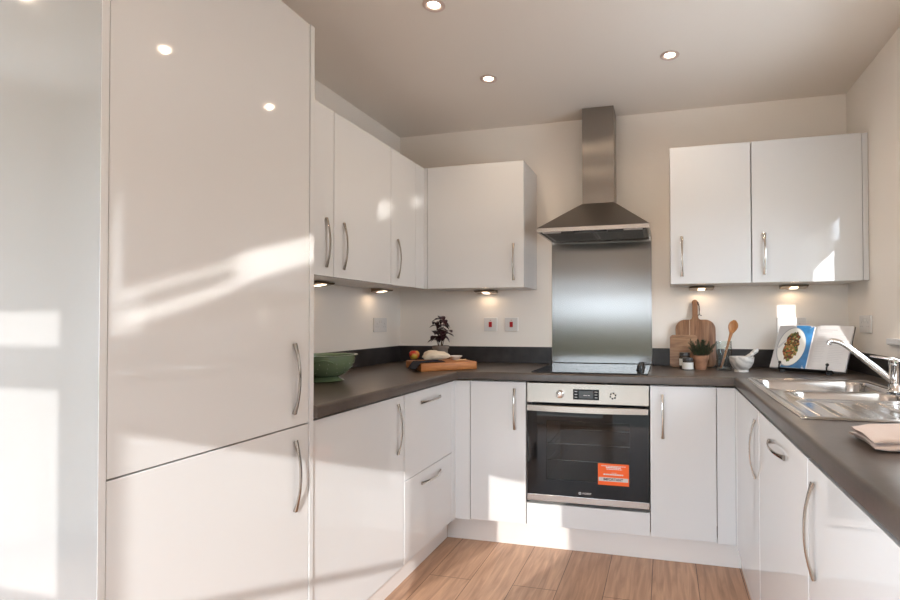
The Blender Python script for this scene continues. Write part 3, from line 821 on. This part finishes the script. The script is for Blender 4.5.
# dish
dp = bpt(.247, .150)
t = thing('dish', (dp[0], dp[1], BZ), 'small shallow off-white dish at the right of the chopping block', 'dish')
obj('bowl', MB().lathe([(0, .0005), (.018, .0005), (.020, .004), (.034, .016), (.0395, .022), (.0385, .0235), (.033, .018), (.018, .007), (0, .006)], dp[0], dp[1], BZ, 40), M['ceramic'], t, ang=60)
for k, (u0, v0, u1, v1, lab) in enumerate(((.205, .050, .270, .072, 'pale wooden stick lying nearest the front of the chopping block'), (.225, .060, .285, .088, 'pale wooden stick lying behind another stick, nearer the dish'))):
    p0, p1 = bpt(u0, v0, .0045), bpt(u1, v1, .0045)
    tag(obj('wooden_stick', MB().tube([p0, p1], .004, 10), M['stick']), lab, 'stick', None)
# purple plant
px, py = .405, -.250
t = thing('potted_herb', (px, py, ZT), 'dark purple-leaved herb in a grey clay pot behind the chopping block', 'plant')
obj('pot', MB().lathe([(0, .0005), (.034, .0005), (.044, .098), (.050, .099), (.0505, .116), (.046, .116), (.044, .104), (0, .103)], px, py, ZT, 40), M['claypot'], t)
obj('soil', MB().lathe([(0, .108), (.030, .107), (.0438, .1045)], px, py, ZT, 24), M['soil'], t)
stm, lf = MB(), MB()
def leaf(mb, base, d, up, ln, wd, curl=.35):
    d = d.normalized(); s = d.cross(up).normalized(); n = s.cross(d).normalized()
    t = bmesh.new(); rows = []
    for i in range(7):
        q = i/6; w = wd*math.sin(PI*min(1, q*.93+.05))**.75*(1-.25*q)
        c = base+d*ln*q-n*curl*ln*q*q
        rows.append([t.verts.new(c-s*w+n*w*.35), t.verts.new(c-s*w*.5+n*w*.08), t.verts.new(c), t.verts.new(c+s*w*.5+n*w*.08), t.verts.new(c+s*w+n*w*.35)])
    for a, b in zip(rows, rows[1:]):
        for k in range(4): t.faces.new((a[k], a[k+1], b[k+1], b[k]))
    mb._merge(t)
rl = random.Random(11)
stems = [((-.012, 0), (-.030, .01, .150), 5), ((.006, .0), (.020, -.004, .165), 6), ((0, .008), (-.004, .012, .185), 7), ((.012, -.01), (.046, -.005, .100), 4), ((-.01, -.006), (-.046, -.012, .100), 4)]
for (ox_, oy_), (ex_, ey_, ez_), nl in stems:
    p0 = Vector((px+ox_, py+oy_, ZT+.104)); p1 = Vector((px+ex_, py+ey_, ZT+.104+ez_)); ctrl = (p0+p1)/2+Vector((0, 0, .02))
    pp = [(p0*(1-q)**2+ctrl*2*q*(1-q)+p1*q*q) for q in [i/8 for i in range(9)]]
    stm.tube(pp, [.0022-.001*i/8 for i in range(9)], 7)
    for k in range(nl):
        q = .38+.62*k/max(1, nl-1); b = p0*(1-q)**2+ctrl*2*q*(1-q)+p1*q*q
        for s in range(2):
            a = rl.uniform(0, 2*PI)
            leaf(lf, b, Vector((math.cos(a), math.sin(a), rl.uniform(-.35, .35))), Vector((0, 0, 1)), rl.uniform(.038, .056), rl.uniform(.016, .022), rl.uniform(.2, .6))
obj('stem', stm, M['stem'], t); obj('foliage', lf, M['leafp'], t, ang=80)

# ------------------------------------------------------------------ right-hand worktop things
def lean(o_xy, z0, ang, rotz=0):   # local: x along, z up the board, y thickness (front at -y); bottom front edge at origin
    return Matrix.Translation((o_xy[0], o_xy[1], z0)) @ Matrix.Rotation(rotz, 4, 'Z') @ Matrix.Rotation(-ang, 4, 'X')
def rr_pts(x0, x1, z0, z1, r, n=8, rb=None):
    rb = r if rb is None else rb; P = []
    for cx, cz, a0, rad in ((x1-rb, z0+rb, -PI/2, rb), (x1-r, z1-r, 0, r), (x0+r, z1-r, PI/2, r), (x0+rb, z0+rb, PI, rb)):
        for k in range(n+1):
            a = a0+PI/2*k/n; P.append((cx+rad*math.cos(a), cz+rad*math.sin(a)))
    return P
def put(name, mb, m, parent, mtx, **k):
    bmesh.ops.transform(mb.bm, matrix=mtx, verts=mb.bm.verts); return obj(name, mb, m, parent, **k)
def obj_rot(name, mb, m, parent, mtx, **k):
    """mesh kept in its own frame so the grain follows the part"""
    o = obj(name, mb, m, parent, local=True, **k)
    o.matrix_basis = Matrix.Translation(-wl(parent)) @ mtx
    return o
# big paddle board leaning on the wall
bx, angb = 1.878, .17
mb_ = lean((bx, -.090), ZT+.004, angb)
t = thing('paddle_board', (bx, -.075, ZT), 'large wooden paddle chopping board with a handle, leaning on the back wall', 'chopping board')
ol = rr_pts(-.109, .109, 0, .268, .055, 8, .03)
# splice the handle into the top edge
top = [p for p in ol]
idx = [i for i, p in enumerate(top) if p[1] > .2675 and p[0] > 0][-1]
hd = [(.028, .268), (.0195, .274), (.0155, .292), (.0155, .360)]+[(.0165*math.cos(a), .368+.0165*math.sin(a)) for a in [PI*k/8 for k in range(9)]]+[(-.0155, .360), (-.0155, .292), (-.0195, .274), (-.028, .268)]
out_ = top[:idx+1]+hd+top[idx+1:]
body = MB().prism(out_, 'y', 0, .018, .002)
bo = obj_rot('board', body, M['paddle'], t, mb_, ang=40)
obj_rot('inlay', MB().box(-.0330, -.0290, -.0004, .0002, .010, .267), M['strip'], t, mb_)
lp = [(.010, -.004, .372), (.018, -.006, .366), (.022, -.006, .350), (.024, -.006, .325), (.022, -.006, .305), (.026, -.006, .292), (.036, -.006, .290)]
lo2 = [(.010, -.004, .372), (.020, -.009, .345), (.021, -.009, .315), (.021, -.008, .300), (.016, -.008, .288)]
obj_rot('leather_loop', MB().tube(lp, .0022, 7).tube(lo2, .0022, 7), M['leather'], t, mb_)
# smaller board in front
m2 = lean((1.811, -.126), ZT+.003, .13)
t = thing('small_board', (1.80, -.12, ZT), 'smaller rounded wooden board standing in front of the paddle board', 'chopping board')
obj_rot('board', MB().prism(rr_pts(-.074, .074, 0, .180, .018), 'y', 0, .014, .002), M['paddle2'], t, m2, ang=40)
# spice jars
def jar(x, y, h, r, label):
    t = thing('spice_jar', (x, y, ZT), label, 'jar', 'spice jars by the boards')
    hb_ = h-.018
    obj('glass_body', MB().lathe([(0, .0005), (r-.004, .0005), (r, .004), (r, hb_-.008), (r*.86, hb_), (0, hb_)], x, y, ZT, 36), M['jarglass'], t, ang=40)
    obj('lid', MB().lathe([(0, hb_+.0002), (r*.93, hb_+.0002), (r*.95, hb_+.003), (r*.95, h-.003), (r*.90, h), (0, h)], x, y, ZT, 36), M['lid'], t, ang=40)
    return t
def wrap_label(t, x, y, r, z0, z1, a0, a1, m):
    obj('label', MB().grid(lambda u, v: (x+(r+.0006)*math.cos(a0+(a1-a0)*u), y+(r+.0006)*math.sin(a0+(a1-a0)*u), ZT+z0+(z1-z0)*v), 24, 2), m, t)
j = jar(1.815, -.175, .088, .029, 'taller spice jar with a dark lid, behind the other jar'); wrap_label(j, 1.815, -.175, .029, .018, .055, PI*.95, PI*1.7, M['label'])
j = jar(1.828, -.242, .064, .029, 'shorter spice jar with a white label, in front of the other jar'); wrap_label(j, 1.828, -.242, .029, .004, .040, PI*.8, PI*2.2, M['label'])
# rosemary
rx, ry = 1.895, -.205
t = thing('potted_rosemary', (rx, ry, ZT), 'green rosemary in a small terracotta pot in front of the chopping boards', 'plant')
obj('pot', MB().lathe([(0, .0005), (.031, .0005), (.039, .052), (.0435, .053), (.0455, .076), (.041, .076), (.038, .066), (0, .065)], rx, ry, ZT, 40), M['terra'], t)
obj('soil', MB().lathe([(0, .070), (.025, .069), (.038, .0665)], rx, ry, ZT, 24), M['soil'], t)
stm, lf = MB(), MB(); rg = random.Random(5)
for k in range(75):
    a = rg.uniform(0, 2*PI); r0 = rg.uniform(0, .026); tl = rg.uniform(.1, 1.35)
    b = Vector((rx+r0*math.cos(a), ry+r0*math.sin(a), ZT+.066)); ln = rg.uniform(.050, .100)
    dv = Vector((math.cos(a)*tl*.75+.10, math.sin(a)*tl*.45, 1)).normalized()
    e = b+dv*ln; stm.tube([b, (b+e)/2, e], [.0013, .0011, .0007], 5)
    for q in range(26):
        f = .18+.82*q/25; c = b+dv*ln*f; aa = rg.uniform(0, 2*PI)
        d2 = (dv*.75+Vector((math.cos(aa), math.sin(aa), 0))*.85).normalized(); l2 = rg.uniform(.011, .018)*(1.1-.4*f)
        s = d2.cross(Vector((.3, .5, .8))).normalized()*.00135; n2 = d2.cross(s).normalized()*.0006
        lf.poly([c-s, c+d2*l2*.5-s*1.1+n2, c+d2*l2, c+d2*l2*.5+s*1.1+n2, c+s])
obj('stem', stm, M['stem'], t); obj('foliage', lf, M['leafg'], t, ang=80)
# glass jar with spoon
gx_, gy_ = 2.012, -.225
t = thing('glass_jar', (gx_, gy_, ZT), 'clear straight-sided glass jar holding a wooden spoon', 'jar')
obj('glass_body', MB().lathe([(0, .0005), (.037, .0005), (.040, .004), (.040, .148), (.041, .152), (.0395, .153), (.0378, .148), (.0378, .010), (.034, .007), (0, .007)], gx_, gy_, ZT, 48), M['glass'], t, ang=40)
s0 = Vector((1.997, -.238, ZT+.012)); s1 = Vector((2.070, -.205, ZT+.262)); sd = (s1-s0).normalized()
t = thing('wooden_spoon', tuple(s0), 'wooden spoon standing in the clear glass jar', 'spoon')
hn_ = s0+sd*.195
obj('stem', MB().tube([s0, s0.lerp(hn_, .4), s0.lerp(hn_, .8), hn_], [.0062, .0062, .0068, .0095], 12), M['spoon'], t)
side_ = sd.cross(Vector((-.25, -1, .05))).normalized(); nrm_ = side_.cross(sd).normalized()
if nrm_.y > 0: nrm_ = -nrm_
hb3 = bmesh.new(); rows = []
for i in range(15):
    q = i/14; w = .0278*math.sin(PI*min(1, .10+.90*q))**.62 if q < 1 else .001
    w = max(.001, w*(.62+.55*q)) if q < .97 else .006
    c = hn_+sd*(.074*q-.004)
    row = []
    for k in range(9):
        s_ = -1+2*k/8; dep = .011*(1-s_*s_)*math.sin(PI*q)
        row.append(hb3.verts.new(c+side_*w*s_-nrm_*dep))
    rows.append(row)
for a, b in zip(rows, rows[1:]):
    for k in range(8): hb3.faces.new((a[k], a[k+1], b[k+1], b[k]))
bmesh.ops.recalc_face_normals(hb3, faces=hb3.faces)
bmesh.ops.solidify(hb3, geom=list(hb3.faces), thickness=.0045)
obj('bowl', hb3, M['spoon'], t, ang=80)
# mortar and pestle
mx_, my_ = 2.090, -.300
t = thing('mortar', (mx_, my_, ZT), 'grey-veined marble mortar bowl left of the open cookbook', 'mortar')
obj('bowl', MB().lathe([(0, .0005), (.036, .0005), (.037, .006), (.033, .012), (.046, .026), (.057, .048), (.0605, .074), (.059, .078), (.053, .078), (.048, .050), (.036, .030), (0, .022)], mx_, my_, ZT, 48), M['marble'], t, ang=50)
p0 = Vector((mx_-.004, my_-.004, ZT+.044)); p1 = Vector((mx_+.078, my_+.010, ZT+.116))
tag(obj('pestle', MB().tube([p0, p0.lerp(p1, .06), p0.lerp(p1, .25), p0.lerp(p1, .6), p0.lerp(p1, .92), p1], [.008, .0165, .0150, .0105, .0125, .007], 20), M['marble'], ang=60),
    'marble pestle resting in the mortar with its handle to the right', 'pestle')

# ------------------------------------------------------------------ cookbook on its stand
rot, la = -math.radians(36), math.radians(30)
BK = Matrix.Translation((2.24, -.20, ZT+.016)) @ Matrix.Rotation(rot, 4, 'Z') @ Matrix.Rotation(-la, 4, 'X')
# local: x 0..0.36 across, z 0..0.248 up the page, -y out of the page
BW, BH = .36, .248
st_ = thing('book_stand', (2.386, -.306, ZT), 'black metal book stand holding up the open cookbook', 'stand')
put('back_plate', MB().box(.06, .30, .0105, .014, -.004, .20, .001), M['dark'], st_, BK)
put('ledge', MB().box(.050, .310, -.022, .010, -.0065, -.0035, .001), M['dark'], st_, BK)
for xx in (.062, .288):
    h_ = MB(); h_.tube([(xx, -.018, -.0075), (xx, -.030, -.006), (xx, -.034, .002), (xx, -.034, .012)], .0040, 10); h_.ball((xx, -.034, .019), .0080, 2)
    put('hook', h_, M['dark'], st_, BK)
for xx in (.07, .29):
    w0 = BK @ Vector((xx, .017, .19)); w1 = Vector((w0.x+.028, w0.y+.040, ZT+.002)); 
    obj('leg', MB().tube([w0, w1], .0035, 8), M['dark'], st_)
    f0 = BK @ Vector((xx, -.010, -.008)); obj('foot', MB().box(f0.x-.012, f0.x+.012, f0.y-.012, f0.y+.012, ZT+.0006, f0.z-.001, .001), M['dark'], st_)
bk = thing('cookbook', tuple(BK @ Vector((.18, 0, 0))), 'open cookbook showing a plate of food on blue and a page of text', 'book')
def bulge(q):      # q 0 at spine .. 1 at edge
    return .002+.017*(1-math.exp(-q*9))*(1-.40*q*q)
def page_pt(side, q, h, off=0.):
    x = BW/2+side*q*(BW/2-.001)
    return BK @ Vector((x, .007-bulge(q)-off, h*BH))
put('cover', MB().box(-.002, BW+.002, .0075, .0098, -.0020, BH+.003, .0008), M['ink'], bk, BK)
for sd_ in (-1, 1):
    pm = bmesh.new(); n = 26
    A0 = [pm.verts.new(page_pt(sd_, i/n, 0)) for i in range(n+1)]; A1 = [pm.verts.new(page_pt(sd_, i/n, 1)) for i in range(n+1)]
    xx0, xx1 = BW/2, BW/2+sd_*(BW/2-.001)
    C = [pm.verts.new(BK @ Vector(p)) for p in ((xx0, .0070, 0), (xx1, .0070, 0), (xx1, .0070, BH), (xx0, .0070, BH))]
    for i in range(n): pm.faces.new((A0[i], A0[i+1], A1[i+1], A1[i]))
    pm.faces.new(A0+[C[1], C[0]]); pm.faces.new(A1+[C[2], C[3]]); pm.faces.new((A0[-1], C[1], C[2], A1[-1])); pm.faces.new((A0[0], C[0], C[3], A1[0])); pm.faces.new(C)
    bmesh.ops.recalc_face_normals(pm, faces=pm.faces)
    pg = obj('page_block', pm, M['paper'], bk, ang=25)
    if sd_ < 0:
        # full-page photo : pale cloth at left, blue table, plate with food, fork
        def strip(q0, q1, h0, h1, off, n=12): return MB().grid(lambda u, v: page_pt(-1, q0+(q1-q0)*u, h0+(h1-h0)*v, off), n, 8)
        ph = obj('photo', strip(.02, .995, .004, .996, .0005, 24), M['paleprint'], pg); ph['label'] = 'full-page photo of food'
        # page-plane coordinates: s 0 (outer edge) .. 1 (spine), h 0..1
        def pp2(s, h, off): return page_pt(-1, max(.021, 1-s), min(.995, max(.005, h)), off)
        def blob(pts, off):
            m_ = bmesh.new(); c = (sum(p[0] for p in pts)/len(pts), sum(p[1] for p in pts)/len(pts))
            rings = []
            for f in (0.02, .2, .4, .6, .8, .9, 1): rings.append([m_.verts.new(pp2(c[0]+(p[0]-c[0])*f, c[1]+(p[1]-c[1])*f, off)) for p in pts])
            N_ = len(pts); m_.faces.new(rings[0])
            for a, b in zip(rings, rings[1:]):
                for i in range(N_): m_.faces.new((a[i], a[(i+1) % N_], b[(i+1) % N_], b[i]))
            bmesh.ops.recalc_face_normals(m_, faces=m_.faces)
            return m_
        cpx, cph, ca, chh = .47, .50, .385, .455
        # blue background: right of a curve through the plate, pinching along the bottom
        blue = [(.30, .01), (.45, .01), (.6, .01), (.75, .01), (.86, .01), (.975, .01), (.975, .25), (.975, .5), (.975, .75), (.975, .99), (.85, .99), (.70, .99), (.50, .99), (.62, .85), (.66, .6), (.62, .35), (.48, .15), (.34, .07)]
        obj('blue_background', blob(blue, .0013), M['blue'], ph)
        el = lambda cx, ch, a, b, n=44, rt=0: [(cx+a*math.cos(2*PI*i/n)*math.cos(rt)-b*math.sin(2*PI*i/n)*math.sin(rt), ch+a*math.cos(2*PI*i/n)*math.sin(rt)+b*math.sin(2*PI*i/n)*math.cos(rt)) for i in range(n)]
        obj('plate_rim', blob(el(.475, .49, .40, .455), .0019), M['platerim'], ph)
        obj('plate', blob(el(.485, .49, .382, .436), .0023), M['plate'], ph)
        rf = random.Random(3)
        fd = [(x+rf.uniform(-.03, .03), y+rf.uniform(-.03, .03)) for x, y in el(.49, .49, .215, .345, 40, -.12)]
        obj('food', blob(fd, .0028), M['food'], ph)
        fk = [(.02, .44), (.02, .415), (.16, .455), (.20, .50), (.30, .62), (.29, .635), (.17, .545), (.13, .50)]
        obj('fork', blob(fk, .0032), M['greyink'], ph)
    else:
        tl = MB()
        def bar(q0, q1, h0, h1): tl._merge(MB().grid(lambda u, v: page_pt(1, q0+(q1-q0)*u, h0+(h1-h0)*v, .0005), 10, 1).bm)
        bar(.16, .62, .885, .905); bar(.16, .50, .845, .860)
        rt_ = random.Random(9)
        for k in range(17):
            h = .78-k*.038
            bar(.14, .14+rt_.uniform(.20, .30), h, h+.007)
            bar(.50, .50+rt_.uniform(.28, .40), h, h+.007)
        obj('text', tl, M['greyink'], pg)

# ------------------------------------------------------------------ folded towel
def towel_layer(z0, x0, x1, y0, y1, ph):
    def fn(u, v):
        ang = 2*PI*v; cy = (y0+y1)/2; hy = (y1-y0)/2; hz = .0070
        c, s = math.cos(ang), math.sin(ang)
        y = cy+hy*math.copysign(abs(c)**.35, c); zc = hz*math.copysign(abs(s)**.55, s)
        x = x0+(x1-x0)*u
        endf = min(1, min(u, 1-u)*14)**.5
        wob = .0042*noise.noise(Vector((x*14, y*16, ph)))+.003*noise.noise(Vector((x*40, y*30, ph+4)))
        y += .008*noise.noise(Vector((x*9, ph, 1)))
        lift = .008*math.exp(-((x-x0-.11)/.07)**2)*(.5+.5*(y-y0)/(y1-y0)) if ph > 1 else 0
        return (x+.010*noise.noise(Vector((y*20, ph, 2)))*(1-u), y, max(ZT+.0006, z0+hz+zc*(.35+.65*endf)+wob*(1 if s > -.2 else .3)+lift*(1 if s > -.5 else .6)))
    return fn
tw = MB()
tw.grid(towel_layer(ZT+.001, 2.118, 2.47, -1.985, -1.835, .2), 60, 40)
tw.grid(towel_layer(ZT+.0145, 2.114, 2.47, -1.982, -1.842, 2.3), 60, 40)
tag(obj('folded_towel', tw, M['towel'], ang=80), 'blush beige cloth towel folded flat on the right worktop', 'towel')

# ------------------------------------------------------------------ lights
VS = Vector((-.345, 1, -.35)).normalized()      # direction the sunlight travels
def aim(o, d): o.rotation_euler = d.to_track_quat('-Z', 'Y').to_euler()
l = bpy.data.lights.new('sun', 'SUN'); l.energy = 3.9; l.angle = math.radians(.6); l.color = (1, .98, .955)
o = bpy.data.objects.new('sun', l); COL.objects.link(o); o.location = (3, -6, 4); aim(o, VS)
# added beam lamps imitating sun bounced off left doors and an invented sill
def bounce_lamp(name, center, d, w, h, power, spread, col=(1, .95, .88)):
    l = bpy.data.lights.new(name, 'AREA'); l.shape = 'RECTANGLE'; l.size = w; l.size_y = h; l.energy = power; l.spread = math.radians(spread); l.color = col
    o = bpy.data.objects.new(name, l); COL.objects.link(o); o.location = center; aim(o, d); return o
VR = Vector((.345, 1, -.35)).normalized()
hit = Vector((1.015, YB, .346)); c = hit-VR*(.50/VR.y); 
VU = Vector((-.345, 1, .35)).normalized()
GL = {'door': (c, VR), 'sill': None}
upv = VR.cross(Vector((0, 0, 1))).normalized().cross(VR)
bounce_lamp('added_door_bounce', c-upv*.33, VR, .36, .66, .58, 3.2)
for ya, yb, dz, th, pw in ((-1.635, -2.05, 0, .080, .072), (-2.05, -2.36, 0, .026, .014), (-2.05, -2.33, .058, .020, .007), (-1.29, -1.36, 0, .055, .008)):
    ym = (ya+yb)/2; zz = 1.355+.35*(ym+1.766)+th/2+dz
    p = Vector((XFR, ym, zz)); cc = p-VU*(1.75/VU.y)
    wdt = abs(ya-yb)*.345*.945
    bounce_lamp('added_streak_lamp', cc, VU, wdt, th*.95, pw, 1.2)
for nm, cx, cy, cz, sxx, syy, d in (('sky_portal', .046, YREAR-.06, .90, 1.99, 1.61, (0, 1, 0)), ('sky_portal', 1.365, YREAR-.06, .735, .44, 1.47, (0, 1, 0)), ('sky_portal', XWEST-.11, -2.97, 1.20, .78, 2.20, (1, 0, 0)), ('sky_portal', W+.26, (wy0+wy1)/2, (wz0+wz1)/2, 1.11, .87, (-1, 0, 0))):
    l = bpy.data.lights.new(nm, 'AREA'); l.shape = 'RECTANGLE'; l.size = sxx; l.size_y = syy; l.cycles.is_portal = True
    o = bpy.data.objects.new(nm, l); COL.objects.link(o); o.location = (cx, cy, cz); aim(o, Vector(d))
w = bpy.data.worlds.new('sky'); SC.world = w; w.use_nodes = True
bg = w.node_tree.nodes['Background']; bg.inputs[0].default_value = (.76, .88, 1.0, 1); bg.inputs[1].default_value = 9.5

# ------------------------------------------------------------------ camera
f, cx, cy, yaw, pitch, roll = 523.5797, 530.1518, 313.4939, .2519, .014, -.0025
cam = bpy.data.cameras.new('camera'); co = bpy.data.objects.new('camera', cam); COL.objects.link(co); SC.camera = co
c, s = math.cos(yaw), math.sin(yaw); F0 = Vector((-s, c, 0)); R0 = Vector((c, s, 0)); U0 = Vector((0, 0, 1))
F = F0*math.cos(pitch)+U0*math.sin(pitch); U2 = U0*math.cos(pitch)-F0*math.sin(pitch)
R = R0*math.cos(roll)+U2*math.sin(roll); U = U2*math.cos(roll)-R0*math.sin(roll)
mw = Matrix((R, U, -F)).transposed().to_4x4(); mw.translation = (1.7111, -3.1669, 1.1703); co.matrix_world = mw
cam.sensor_width = 36; cam.lens = 36*f/900; cam.shift_x = (450-cx)/900; cam.shift_y = (cy-300)/900
cam.clip_start = .02

SC.view_settings.view_transform = 'Standard'; SC.view_settings.look = 'None'; SC.view_settings.exposure = .24; SC.view_settings.gamma = 1
SC.view_settings.use_curve_mapping = False
SC.cycles.use_denoising = True
SC.cycles.caustics_reflective = False; SC.cycles.caustics_refractive = False
SC.cycles.diffuse_bounces = 6; SC.cycles.max_bounces = 12; SC.cycles.transparent_max_bounces = 16
SC.cycles.sample_clamp_indirect = 6
